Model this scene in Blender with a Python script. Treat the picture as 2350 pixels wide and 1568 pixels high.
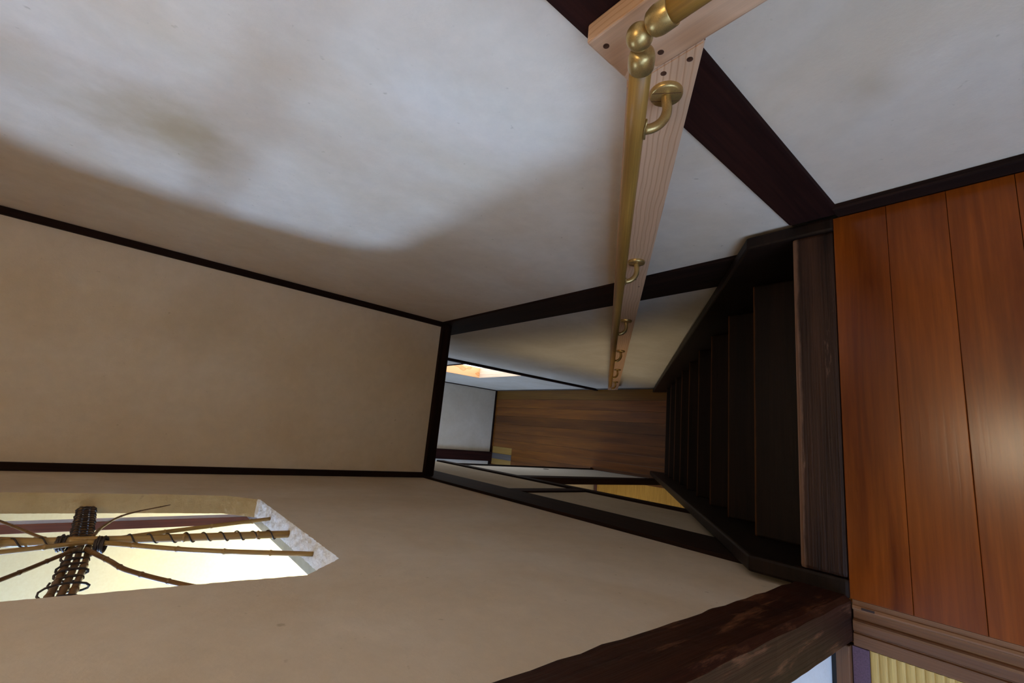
import bpy, bmesh, math, random
from mathutils import Vector, Matrix
random.seed(7)

# ------------------------------------------------------------------ clear
for o in list(bpy.data.objects):
    bpy.data.objects.remove(o, do_unlink=True)
SC = bpy.context.scene
COL = SC.collection

# ------------------------------------------------------------------ camera (the photograph is turned on its side: image right is down)
R = [[0.09488940383646237, -0.6454796658567423, -0.7578601467322509],
     [0.976065579222823, -0.08932167202196256, 0.1982867216018657],
     [-0.19568338226833576, -0.7585365118915959, 0.6215548037231755]]
CAM_H = 1.1266
cam_d = bpy.data.cameras.new('camera')
cam_d.sensor_fit = 'HORIZONTAL'
cam_d.sensor_width = 36.0
cam_d.lens = 36.0 * 1056.9 / 2350.0
cam_d.clip_start = 0.01
cam = bpy.data.objects.new('camera', cam_d)
COL.objects.link(cam)
M = Matrix(R).transposed().to_4x4()
M.translation = Vector((0, 0, CAM_H))
cam.matrix_world = M
SC.camera = cam

# ------------------------------------------------------------------ world, light levels, exposure
w = bpy.data.worlds.new('world'); SC.world = w
w.use_nodes = True
w.node_tree.nodes['Background'].inputs[0].default_value = (0.62, 0.78, 1.0, 1)
w.node_tree.nodes['Background'].inputs[1].default_value = 0.3
SC.view_settings.view_transform = 'Standard'
SC.view_settings.look = 'None'
SC.view_settings.gamma = 1.0
SC.view_settings.use_curve_mapping = False
SC.view_settings.exposure = 0.15
COOL = (0.49, 0.77, 1.34)
L_ADDED_SIDE = 125.0      # unseen window added behind the bamboo opening to light the handrail wall
L_ADDED_NEAR = 10.5      # second unseen window added there, nearer the opening, to light the landing wall
L_SCREEN_LAMP = 60.0      # daylight falling on the paper screen behind the bamboo opening
L_REAR = 5.5               # unseen window added behind the camera to brighten the matted room
L_MAT_ROOM = 1.6          # unseen window added to the matted room by the landing
L_NICHE = 3.2             # small window downstairs
L_ENTRY = 2.6             # unseen entrance window added to light the lower hall
L_LOWER_ROOM = 3.0        # unseen window added to light the matted room downstairs

def area_light(name, loc, target, sx, sy, energy, color):
    d = bpy.data.lights.new(name, 'AREA'); d.shape = 'RECTANGLE'
    d.size = sx; d.size_y = sy; d.energy = energy; d.color = color
    o = bpy.data.objects.new(name, d); COL.objects.link(o)
    o.location = loc
    o.rotation_euler = (Vector(target) - Vector(loc)).to_track_quat('-Z', 'Y').to_euler()
    return o
area_light('daylight_behind_screen', (-0.95, 3.60, 0.18), (-0.80, 2.9, 0.18), 0.6, 0.4, L_SCREEN_LAMP, (0.88, 0.95, 1.10))

# ------------------------------------------------------------------ materials
MATS = {}
def newmat(name):
    m = bpy.data.materials.new(name); m.use_nodes = True
    nt = m.node_tree
    b = nt.nodes['Principled BSDF']
    MATS[name] = m
    return m, nt, b
def N(nt, t, **kw):
    n = nt.nodes.new(t)
    for k, v in kw.items(): setattr(n, k, v)
    return n
def coords(nt, scale, rnd=True):
    tc = N(nt, 'ShaderNodeTexCoord')
    mp = N(nt, 'ShaderNodeMapping')
    mp.inputs['Scale'].default_value = scale
    if rnd:
        oi = N(nt, 'ShaderNodeObjectInfo')
        mu = N(nt, 'ShaderNodeMath', operation='MULTIPLY'); mu.inputs[1].default_value = 37.0
        nt.links.new(oi.outputs['Random'], mu.inputs[0])
        nt.links.new(mu.outputs[0], mp.inputs['Location'])
    nt.links.new(tc.outputs['Object'], mp.inputs['Vector'])
    return mp
def ramp(nt, stops):
    r = N(nt, 'ShaderNodeValToRGB')
    els = r.color_ramp.elements
    while len(els) < len(stops): els.new(0.5)
    for e, (p, c) in zip(els, stops):
        e.position = p; e.color = (*c, 1)
    return r
def mix(nt, a, b, fac, mode='MIX'):
    m = N(nt, 'ShaderNodeMix', data_type='RGBA', blend_type=mode)
    if isinstance(fac, (int, float)): m.inputs[0].default_value = fac
    else: nt.links.new(fac, m.inputs[0])
    for s, i in ((a, 6), (b, 7)):
        if isinstance(s, tuple): m.inputs[i].default_value = (*s, 1)
        else: nt.links.new(s, m.inputs[i])
    return m.outputs[2]
def noise(nt, vec, scale, detail=5, rough=0.55, dist=0.0):
    n = N(nt, 'ShaderNodeTexNoise')
    n.inputs['Scale'].default_value = scale; n.inputs['Detail'].default_value = detail
    n.inputs['Roughness'].default_value = rough; n.inputs['Distortion'].default_value = dist
    nt.links.new(vec, n.inputs['Vector'])
    return n
def bump(nt, b, h, strength, dist=0.002):
    bp = N(nt, 'ShaderNodeBump'); bp.inputs['Strength'].default_value = strength
    bp.inputs['Distance'].default_value = dist
    nt.links.new(h, bp.inputs['Height']); nt.links.new(bp.outputs[0], b.inputs['Normal'])

def wood(name, dark, light, rough=0.5, across=14.0, along=1.0, fine=0.35, bmp=0.25, worn=None, worn_lo=0.6, worn_hi=0.75, vary=0.0, coat=0.0, spec=0.5, edge=None):
    m, nt, b = newmat(name)
    mp = coords(nt, (along, across, across))
    n1 = noise(nt, mp.outputs[0], 1.6, 6, 0.6, 0.4)
    r1 = ramp(nt, [(0.30, dark), (0.72, light)])
    nt.links.new(n1.outputs['Fac'], r1.inputs[0])
    mp2 = coords(nt, (along * 3.5, across * 14, across * 14))
    n2 = noise(nt, mp2.outputs[0], 1.0, 4, 0.6)
    r2 = ramp(nt, [(0.32, (1 - fine,) * 3), (0.65, (1.0, 1.0, 1.0))])
    nt.links.new(n2.outputs['Fac'], r2.inputs[0])
    c = mix(nt, r1.outputs[0], r2.outputs[0], 1.0, 'MULTIPLY')
    if vary:
        oi = N(nt, 'ShaderNodeObjectInfo')
        mr = N(nt, 'ShaderNodeMapRange'); mr.inputs[3].default_value = 1 - vary; mr.inputs[4].default_value = 1 + vary
        nt.links.new(oi.outputs['Random'], mr.inputs[0])
        hs = N(nt, 'ShaderNodeHueSaturation')
        nt.links.new(mr.outputs[0], hs.inputs['Value']); nt.links.new(c, hs.inputs['Color'])
        c = hs.outputs[0]
    if worn:
        mp3 = coords(nt, (3.0, 16.0, 16.0))
        n3 = noise(nt, mp3.outputs[0], 2.0, 8, 0.72)
        r3 = ramp(nt, [(worn_lo, (0, 0, 0)), (worn_hi, (1, 1, 1))])
        nt.links.new(n3.outputs['Fac'], r3.inputs[0])
        c = mix(nt, c, worn, r3.outputs[0])
    if edge:
        y0, y1, ecol, amt = edge
        tc = N(nt, 'ShaderNodeTexCoord'); sx = N(nt, 'ShaderNodeSeparateXYZ'); nt.links.new(tc.outputs['Object'], sx.inputs[0])
        mpe = coords(nt, (7, 30, 30)); ne = noise(nt, mpe.outputs[0], 1.5, 6, 0.7)
        ma = N(nt, 'ShaderNodeMath', operation='MULTIPLY_ADD'); ma.inputs[1].default_value = (y1 - y0) * 1.6
        nt.links.new(ne.outputs['Fac'], ma.inputs[0]); nt.links.new(sx.outputs['Y'], ma.inputs[2])
        mr = N(nt, 'ShaderNodeMapRange', interpolation_type='SMOOTHSTEP'); mr.inputs[1].default_value = y0 + (y1 - y0) * 0.8; mr.inputs[2].default_value = y1 + (y1 - y0) * 0.8
        mr.inputs[4].default_value = amt
        nt.links.new(ma.outputs[0], mr.inputs[0])
        c = mix(nt, c, ecol, mr.outputs[0])
    nt.links.new(c, b.inputs['Base Color'])
    b.inputs['Roughness'].default_value = rough
    b.inputs['Specular IOR Level'].default_value = spec
    if coat:
        b.inputs['Coat Weight'].default_value = coat; b.inputs['Coat Roughness'].default_value = 0.18
    bump(nt, b, n2.outputs['Fac'], bmp)
    return m

def ringwood(name, dark, light, rough=0.45, ring=34.0):
    """sawn softwood with visible growth rings running along local X"""
    m, nt, b = newmat(name)
    mp = coords(nt, (0.55, 1.0, 1.0))
    wv = N(nt, 'ShaderNodeTexWave', wave_type='BANDS', bands_direction='Z', wave_profile='SAW')
    wv.inputs['Scale'].default_value = ring; wv.inputs['Distortion'].default_value = 8.0
    wv.inputs['Detail'].default_value = 2.0; wv.inputs['Detail Scale'].default_value = 0.28
    nt.links.new(mp.outputs[0], wv.inputs['Vector'])
    r1 = ramp(nt, [(0.0, light), (0.7, light), (1.0, dark)])
    nt.links.new(wv.outputs['Fac'], r1.inputs[0])
    mp2 = coords(nt, (4, 220, 220))
    n2 = noise(nt, mp2.outputs[0], 1.0, 3)
    r2 = ramp(nt, [(0.3, (0.86, 0.86, 0.86)), (0.7, (1, 1, 1))])
    nt.links.new(n2.outputs['Fac'], r2.inputs[0])
    c = mix(nt, r1.outputs[0], r2.outputs[0], 1.0, 'MULTIPLY')
    nt.links.new(c, b.inputs['Base Color'])
    b.inputs['Roughness'].default_value = rough
    bump(nt, b, n2.outputs['Fac'], 0.08)
    return m

def plaster(name, c1, c2, stains=(), speck=(0.34, 0.24, 0.13), bmp=0.12, rough_scale=170.0):
    m, nt, b = newmat(name)
    mp = coords(nt, (1, 1, 1), rnd=False)
    n1 = noise(nt, mp.outputs[0], 2.2, 5, 0.6, 0.6)
    r1 = ramp(nt, [(0.35, c2), (0.66, c1)])
    nt.links.new(n1.outputs['Fac'], r1.inputs[0])
    c = r1.outputs[0]
    n4 = noise(nt, mp.outputs[0], 26.0, 4, 0.7)
    r4 = ramp(nt, [(0.3, (0.93, 0.93, 0.93)), (0.7, (1, 1, 1))])
    nt.links.new(n4.outputs['Fac'], r4.inputs[0])
    c = mix(nt, c, r4.outputs[0], 1.0, 'MULTIPLY')
    for (p, rad, col, amt) in stains:
        vs = N(nt, 'ShaderNodeVectorMath', operation='SUBTRACT'); vs.inputs[1].default_value = p
        nt.links.new(mp.outputs[0], vs.inputs[0])
        vm = N(nt, 'ShaderNodeVectorMath', operation='MULTIPLY'); vm.inputs[1].default_value = tuple(1.0 / r for r in rad)
        nt.links.new(vs.outputs[0], vm.inputs[0])
        nn = noise(nt, mp.outputs[0], 6.0, 4, 0.6)
        ln = N(nt, 'ShaderNodeVectorMath', operation='LENGTH'); nt.links.new(vm.outputs[0], ln.inputs[0])
        ad = N(nt, 'ShaderNodeMath', operation='ADD'); nt.links.new(ln.outputs['Value'], ad.inputs[0]); nt.links.new(nn.outputs['Fac'], ad.inputs[1])
        mr = N(nt, 'ShaderNodeMapRange', interpolation_type='SMOOTHSTEP')
        mr.inputs[1].default_value = 0.45; mr.inputs[2].default_value = 1.5
        mr.inputs[3].default_value = amt; mr.inputs[4].default_value = 0.0
        nt.links.new(ad.outputs[0], mr.inputs[0])
        c = mix(nt, c, col, mr.outputs[0])
    # straw flecks
    n3 = noise(nt, mp.outputs[0], 55.0, 2, 0.5)
    r3 = ramp(nt, [(0.715, (0, 0, 0)), (0.80, (0.45, 0.45, 0.45))])
    nt.links.new(n3.outputs['Fac'], r3.inputs[0])
    c = mix(nt, c, speck, r3.outputs[0])
    nt.links.new(c, b.inputs['Base Color'])
    b.inputs['Roughness'].default_value = 0.92
    b.inputs['Specular IOR Level'].default_value = 0.2
    n2 = noise(nt, mp.outputs[0], rough_scale, 4, 0.6)
    bump(nt, b, n2.outputs['Fac'], bmp, 0.003)
    return m

def plain(name, col, rough=0.5, metal=0.0, spec=0.5, nscale=30.0, var=0.12):
    m, nt, b = newmat(name)
    mp = coords(nt, (1, 1, 1))
    n = noise(nt, mp.outputs[0], nscale, 3)
    r = ramp(nt, [(0.3, tuple(x * (1 - var) for x in col)), (0.7, tuple(min(1, x * (1 + var)) for x in col))])
    nt.links.new(n.outputs['Fac'], r.inputs[0]); nt.links.new(r.outputs[0], b.inputs['Base Color'])
    b.inputs['Roughness'].default_value = rough; b.inputs['Metallic'].default_value = metal
    b.inputs['Specular IOR Level'].default_value = spec
    return m

def lit(name, col, strength):
    m, nt, b = newmat(name)
    b.inputs['Base Color'].default_value = (0.8, 0.8, 0.8, 1)
    b.inputs['Emission Color'].default_value = (*col, 1)
    b.inputs['Emission Strength'].default_value = strength
    return m

P1, P2 = (0.77, 0.645, 0.50), (0.70, 0.55, 0.385)
STAIN = (0.44, 0.31, 0.17)
MATS['wall_r'] = plaster('plaster_right', P1, P2, stains=[
    ((0.549, 1.14, 1.15), (0.5, 0.19, 0.19), STAIN, 0.95),
    ((0.549, 1.13, 1.42), (0.5, 0.18, 0.28), STAIN, 0.5),  # tan streak that also paints in the upright cane's blurred shadow
    ((0.549, 0.14, 0.38), (0.5, 0.05, 0.07), STAIN, 0.35),
    ((0.549, 1.30, 0.40), (0.5, 0.35, 0.20), STAIN, 0.22)])
MATS['wall_f'] = plaster('plaster_far', P1, P2, stains=[
    ((0.33, 2.111, 0.9), (0.28, 0.5, 0.30), STAIN, 0.25),
    ((0.38, 2.111, 0.1), (0.25, 0.5, 0.35), STAIN, 0.22)])
MATS['wall_l'] = plaster('plaster_left', P1, P2, stains=[((-0.257, 1.95, 0.5), (0.5, 0.35, 0.5), STAIN, 0.2)])
MATS['wall_low'] = plaster('plaster_lower', (0.70, 0.62, 0.50), (0.62, 0.53, 0.40))
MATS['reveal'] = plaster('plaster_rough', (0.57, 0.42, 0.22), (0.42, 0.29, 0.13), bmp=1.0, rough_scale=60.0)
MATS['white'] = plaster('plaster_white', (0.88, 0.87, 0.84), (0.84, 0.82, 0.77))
MATS['reveal_lit'] = plaster('plaster_rough_lit', (0.88, 0.83, 0.76), (0.74, 0.67, 0.58), bmp=1.0, rough_scale=60.0)  # rough reveal plaster with daylight on the sill painted into its colour
MATS['cream'] = plaster('plaster_cream', (0.78, 0.70, 0.48), (0.72, 0.63, 0.42))
MATS['dark'] = wood('dark_stained_wood', (0.010, 0.0042, 0.0026), (0.030, 0.0115, 0.0065), rough=0.75, spec=0.12, bmp=0.2)
MATS['post_r'] = wood('dark_red_post_wood', (0.016, 0.0045, 0.003), (0.040, 0.0105, 0.006), rough=0.75, spec=0.12, bmp=0.2)
MATS['post_l'] = wood('hewn_post_wood', (0.014, 0.004, 0.0026), (0.055, 0.016, 0.007), rough=0.5, spec=0.2, bmp=0.5,
                      worn=(0.26, 0.10, 0.045), worn_lo=0.56, worn_hi=0.76)
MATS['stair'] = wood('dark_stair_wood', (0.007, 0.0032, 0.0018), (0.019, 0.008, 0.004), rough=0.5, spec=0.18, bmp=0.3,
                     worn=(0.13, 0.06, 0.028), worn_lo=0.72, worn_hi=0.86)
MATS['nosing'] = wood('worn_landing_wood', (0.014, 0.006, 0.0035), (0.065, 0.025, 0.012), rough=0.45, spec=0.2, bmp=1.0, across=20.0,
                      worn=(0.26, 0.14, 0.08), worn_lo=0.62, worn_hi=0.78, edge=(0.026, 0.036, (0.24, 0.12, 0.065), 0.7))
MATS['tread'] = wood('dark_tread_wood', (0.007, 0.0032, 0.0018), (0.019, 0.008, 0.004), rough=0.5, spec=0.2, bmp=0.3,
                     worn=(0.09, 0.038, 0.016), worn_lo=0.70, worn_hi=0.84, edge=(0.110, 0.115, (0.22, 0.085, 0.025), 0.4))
MATS['floor'] = wood('orange_floor_wood', (0.115, 0.019, 0.0016), (0.31, 0.070, 0.0055), spec=0.3, rough=0.24, across=9.0, along=0.9, fine=0.22, bmp=0.06, vary=0.12, coat=0.1)
MATS['floor_low'] = wood('brown_floor_wood', (0.125, 0.036, 0.005), (0.29, 0.100, 0.014), rough=0.33, across=10.0, along=0.8, fine=0.25, bmp=0.06, vary=0.35, coat=0.2)
MATS['floor_amber'] = wood('amber_floor_wood', (0.19, 0.075, 0.008), (0.31, 0.14, 0.02), rough=0.33, across=10.0, along=0.8, fine=0.25, bmp=0.06)
MATS['floor_pale'] = wood('pale_floor_wood', (0.30, 0.16, 0.035), (0.42, 0.25, 0.065), rough=0.35, across=10.0, along=0.8, fine=0.2, bmp=0.06, vary=0.15)
MATS['floor_grey'] = wood('grey_floor_wood', (0.12, 0.10, 0.085), (0.21, 0.18, 0.155), rough=0.4, across=12.0, fine=0.2, bmp=0.1)
MATS['sill'] = wood('brown_threshold_wood', (0.085, 0.030, 0.011), (0.27, 0.115, 0.045), rough=0.4, across=22.0, along=0.8, fine=0.3, bmp=0.25,
                    worn=(0.46, 0.27, 0.15), worn_lo=0.62, worn_hi=0.8)
MATS['board'] = ringwood('pale_cedar', (0.52, 0.26, 0.12), (0.70, 0.42, 0.24))
MATS['rail'] = wood('varnished_rail_wood', (0.27, 0.125, 0.022), (0.47, 0.245, 0.048), rough=0.42, across=26.0, along=1.2, fine=0.3, bmp=0.05, spec=0.35)
MATS['gold'] = plain('gold_painted_metal', (0.50, 0.33, 0.115), rough=0.34, metal=0.75, nscale=900.0, var=0.16)
MATS['screw'] = plain('bronze_screw', (0.13, 0.06, 0.035), rough=0.4, metal=0.6)
MATS['screw_hole'] = plain('screw_recess', (0.03, 0.012, 0.008), rough=0.7)
MATS['bamboo'] = wood('bamboo', (0.26, 0.13, 0.03), (0.48, 0.28, 0.075), rough=0.35, across=60.0, along=1.5, fine=0.3, bmp=0.1)
MATS['bamboo_dark'] = wood('smoked_bamboo', (0.12, 0.05, 0.013), (0.26, 0.125, 0.035), rough=0.35, across=60.0, along=1.5, fine=0.3, bmp=0.1)
MATS['vine'] = plain('dark_vine', (0.035, 0.018, 0.010), rough=0.45, nscale=200)
MATS['sash'] = wood('red_brown_sash_wood', (0.16, 0.040, 0.018), (0.25, 0.070, 0.03), rough=0.4, across=20.0, bmp=0.1)
MATS['alu'] = plain('grey_rail_metal', (0.45, 0.46, 0.48), rough=0.35, metal=0.8)
MATS['orange'] = ringwood('orange_cedar', (0.62, 0.27, 0.09), (0.78, 0.42, 0.20))
MATS['white_wood'] = wood('bleached_wood', (0.62, 0.52, 0.40), (0.78, 0.70, 0.60), rough=0.45, across=16.0, bmp=0.1)
MATS['paper'] = plain('fusuma_paper', (0.60, 0.58, 0.52), rough=0.9, nscale=60, var=0.04)
MATS['black'] = plain('black_lacquer', (0.008, 0.006, 0.006), rough=0.3)
MATS['heri'] = plain('purple_cloth', (0.12, 0.065, 0.095), rough=0.85, nscale=600, var=0.25)
MATS['tatami'] = wood('woven_rush', (0.58, 0.37, 0.10), (0.78, 0.55, 0.17), rough=0.6, across=60.0, along=3.0, fine=0.25, bmp=0.3)
MATS['ceiling'] = wood('ceiling_board_wood', (0.50, 0.38, 0.24), (0.62, 0.48, 0.32), rough=0.6)
MATS['lit_side'] = lit('added_side_window', COOL, L_ADDED_SIDE)
MATS['lit_near'] = lit('added_near_window', COOL, L_ADDED_NEAR)
MATS['lit_rear'] = lit('added_rear_window', COOL, L_REAR)
MATS['lit_mat'] = lit('added_mat_room_window', COOL, L_MAT_ROOM)
MATS['lamp_shade'] = lit('added_lamp_shade', (1.0, 0.84, 0.58), 40.0)
MATS['lit_niche'] = lit('lit_niche_window', (1.0, 0.96, 0.90), L_NICHE)
MATS['lit_entry'] = lit('added_entry_window', COOL, L_ENTRY)
MATS['lit_lower'] = lit('added_lower_window', (1.0, 0.9, 0.7), L_LOWER_ROOM)
def screen_paper():
    m, nt, b = newmat('screen_paper')
    nt.nodes.remove(b)
    out = nt.nodes['Material Output']
    d = N(nt, 'ShaderNodeBsdfDiffuse'); t = N(nt, 'ShaderNodeBsdfTranslucent'); mx = N(nt, 'ShaderNodeMixShader')
    mp = coords(nt, (1, 1, 1)); n = noise(nt, mp.outputs[0], 90, 3)
    r = ramp(nt, [(0.3, (0.80, 0.72, 0.49)), (0.7, (0.84, 0.77, 0.55))]); nt.links.new(n.outputs['Fac'], r.inputs[0])
    nt.links.new(r.outputs[0], d.inputs[0]); nt.links.new(r.outputs[0], t.inputs[0])
    mx.inputs[0].default_value = 0.6
    nt.links.new(d.outputs[0], mx.inputs[1]); nt.links.new(t.outputs[0], mx.inputs[2]); nt.links.new(mx.outputs[0], out.inputs[0])
    return m
MATS['screen'] = screen_paper()

# ------------------------------------------------------------------ helpers
def tag(o, label=None, cat=None, group=None, kind=None):
    if label: o['label'] = label
    if cat: o['category'] = cat
    if group: o['group'] = group
    if kind: o['kind'] = kind
    return o
def adopt(o, parent):
    if parent is not None:
        o.parent = parent
        # parents here are never rotated unless they are meshes; keep world placement
        o.matrix_parent_inverse = WORLD[parent.name].inverted()
    return o
WORLD = {}
def link(name, me, mat, parent=None, mw=None, smooth=False):
    o = bpy.data.objects.new(name, me); COL.objects.link(o)
    if mat and not me.materials: me.materials.append(MATS[mat])
    mw = mw or Matrix.Identity(4)
    WORLD[o.name] = mw
    o.matrix_basis = mw
    adopt(o, parent)
    if smooth:
        for p in me.polygons: p.use_smooth = True
    return o
def thing(name, loc, label, cat, group=None, kind=None):
    o = bpy.data.objects.new(name, None); COL.objects.link(o)
    o.location = loc; o.empty_display_size = 0.05
    WORLD[o.name] = Matrix.Translation(loc)
    return tag(o, label, cat, group, kind)
def mesh(name, verts, faces):
    me = bpy.data.meshes.new(name); me.from_pydata([tuple(v) for v in verts], [], faces); me.update()
    return me
def recalc(me):
    bm = bmesh.new(); bm.from_mesh(me); bmesh.ops.recalc_face_normals(bm, faces=bm.faces); bm.to_mesh(me); bm.free()
    return me
def box_mesh(sx, sy, sz, bev=0.0):
    bm = bmesh.new(); bmesh.ops.create_cube(bm, size=1.0)
    for v in bm.verts: v.co = Vector((v.co.x * sx, v.co.y * sy, v.co.z * sz))
    if bev > 0:
        bmesh.ops.bevel(bm, geom=list(bm.edges), offset=min(bev, 0.45 * min(sx, sy, sz)), segments=2, profile=0.6, affect='EDGES')
    me = bpy.data.meshes.new('box'); bm.to_mesh(me); bm.free(); return me
PERM = {'x': ((1, 0, 0), (0, 1, 0), (0, 0, 1)), 'y': ((0, 1, 0), (0, 0, 1), (1, 0, 0)), 'z': ((0, 0, 1), (1, 0, 0), (0, 1, 0))}
def box(name, X, Y, Z, mat, parent=None, bev=0.002, long=None):
    s = dict(x=abs(X[1] - X[0]), y=abs(Y[1] - Y[0]), z=abs(Z[1] - Z[0]))
    a = long or max(s, key=s.get)
    cols = PERM[a]
    order = {'x': 'xyz', 'y': 'yzx', 'z': 'zxy'}[a]
    me = box_mesh(s[order[0]], s[order[1]], s[order[2]], bev)
    mw = Matrix(cols).transposed().to_4x4()
    mw.translation = Vector(((X[0] + X[1]) / 2, (Y[0] + Y[1]) / 2, (Z[0] + Z[1]) / 2))
    return link(name, me, mat, parent, mw)
def slab(name, X, Y, Z, mat, parent=None):
    """plain box with verts in world space, for plaster (keeps texture coordinates in metres of the house)"""
    x0, x1 = X; y0, y1 = Y; z0, z1 = Z
    v = [(x, y, z) for x in (x0, x1) for y in (y0, y1) for z in (z0, z1)]
    f = [(0, 1, 3, 2), (4, 6, 7, 5), (0, 4, 5, 1), (2, 3, 7, 6), (0, 2, 6, 4), (1, 5, 7, 3)]
    return link(name, recalc(mesh(name, v, f)), mat, parent)
def prism(name, poly, a0, a1, axis, mat, parent=None, bev=0.0, world=True):
    """poly: list of (u,v); axis x: (y,z) polygon; axis y: (x,z) polygon"""
    def P(u, v, a): return (a, u, v) if axis == 'x' else (u, a, v)
    n = len(poly)
    v = [P(u, w_, a0) for u, w_ in poly] + [P(u, w_, a1) for u, w_ in poly]
    f = [tuple(range(n)), tuple(range(2 * n - 1, n - 1, -1))] + [(i, (i + 1) % n, n + (i + 1) % n, n + i) for i in range(n)]
    me = recalc(mesh(name, v, f))
    if bev:
        bm = bmesh.new(); bm.from_mesh(me)
        bmesh.ops.bevel(bm, geom=list(bm.edges), offset=bev, segments=2, profile=0.6, affect='EDGES'); bm.to_mesh(me); bm.free()
    return link(name, me, mat, parent)
def frame_matrix(p, d, up):
    x = Vector(d).normalized(); z = Vector(up) - x * x.dot(Vector(up)); z.normalize(); y = z.cross(x)
    m = Matrix((x, y, z)).transposed().to_4x4(); m.translation = Vector(p); return m
def tube(name, pts, rad, mat, parent=None, segs=10, caps=True, nodes=0.0, node_gain=1.18):
    """swept tube along points; rad number or list; local X of the object follows the chord so the grain runs along it"""
    pts = [Vector(p) for p in pts]
    n = len(pts)
    if not isinstance(rad, (list, tuple)): rad = [rad] * n
    chord = pts[-1] - pts[0]
    if chord.length < 1e-6: chord = Vector((1, 0, 0))
    up = Vector((1, 0, 0)) if abs(chord.normalized().x) < 0.8 else Vector((0, 0, 1))
    mw = frame_matrix((pts[0] + pts[-1]) / 2, chord, up); inv = mw.inverted()
    L = [inv @ p for p in pts]
    verts = []; faces = []
    t0 = (L[1] - L[0]).normalized()
    ref = Vector((0, 0, 1)) if abs(t0.z) < 0.9 else Vector((0, 1, 0))
    nrm = (ref - t0 * ref.dot(t0)).normalized()
    for i in range(n):
        t = (L[min(i + 1, n - 1)] - L[max(i - 1, 0)]).normalized()
        nrm = (nrm - t * nrm.dot(t)).normalized(); bi = t.cross(nrm)
        for k in range(segs):
            a = 2 * math.pi * k / segs
            verts.append(L[i] + (nrm * math.cos(a) + bi * math.sin(a)) * rad[i])
    for i in range(n - 1):
        for k in range(segs):
            faces.append((i * segs + k, i * segs + (k + 1) % segs, (i + 1) * segs + (k + 1) % segs, (i + 1) * segs + k))
    if caps:
        faces.append(tuple(range(segs - 1, -1, -1))); faces.append(tuple((n - 1) * segs + k for k in range(segs)))
    o = link(name, recalc(mesh(name, verts, faces)), mat, parent, mw, smooth=True)
    return o
def smooth_path(pts, per=6):
    pts = [Vector(p) for p in pts]
    if len(pts) < 3:
        return [pts[0].lerp(pts[1], i / per) for i in range(per + 1)]
    q = [pts[0] * 2 - pts[1]] + pts + [pts[-1] * 2 - pts[-2]]
    out = []
    for i in range(1, len(q) - 2):
        for k in range(per):
            t = k / per
            a, b, c, d = q[i - 1], q[i], q[i + 1], q[i + 2]
            out.append(0.5 * ((2 * b) + (c - a) * t + (2 * a - 5 * b + 4 * c - d) * t * t + (3 * b - a - 3 * c + d) * t ** 3))
    out.append(pts[-1]); return out
def lathe(name, prof, mat, parent, mw, segs=28, smooth=True):
    """prof: (x along axis, radius)"""
    verts = []; faces = []
    for x, r in prof:
        for k in range(segs):
            a = 2 * math.pi * k / segs
            verts.append((x, r * math.cos(a), r * math.sin(a)))
    for i in range(len(prof) - 1):
        for k in range(segs):
            faces.append((i * segs + k, i * segs + (k + 1) % segs, (i + 1) * segs + (k + 1) % segs, (i + 1) * segs + k))
    faces.append(tuple(range(segs - 1, -1, -1))); faces.append(tuple((len(prof) - 1) * segs + k for k in range(segs)))
    me = recalc(mesh(name, verts, faces))
    o = link(name, me, mat, parent, mw)
    if smooth:
        for p in me.polygons: p.use_smooth = len(p.vertices) == 4
        try:
            me.set_sharp_from_angle(angle=math.radians(50))
        except Exception: pass
    return o

# ------------------------------------------------------------------ dimensions (metres, z = 0 on the upper floor)
XR, XL, YF = 0.549, -0.257, 2.111
ZG = -2.688
TOP = 2.35
BT = -0.104                     # top of the floor beams
FR, FL = 0.540, -0.246          # faces of posts and beams
YG = 4.87

def S(o, label, cat): return tag(o, label, cat, None, 'structure')

# ================================================================== STRUCTURE: upper storey
S(slab('wall_right', (XR, 0.62), (0.378, YF + 0.06), (BT, TOP), 'wall_r'), 'stained off-white plaster wall behind the sloping handrail', 'wall')
S(slab('wall_landing', (XR, 0.62), (-1.6, 0.277), (0.0, TOP), 'wall_r'), 'off-white plaster wall beside the orange landing boards', 'wall')
S(slab('wall_far', (XL, XR), (YF, YF + 0.06), (BT, TOP), 'wall_f'), 'beige plaster wall between two thin dark corner strips', 'wall')
S(box('trim_1', (XR - 0.026, XR), (YF - 0.014, YF), (BT, TOP), 'dark'), 'thin dark strip where the far wall meets the handrail wall', 'trim')
S(box('trim_2', (XL, XL + 0.026), (YF - 0.014, YF), (BT, TOP), 'dark'), 'thin dark strip where the far wall meets the bamboo window wall', 'trim')

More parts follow.
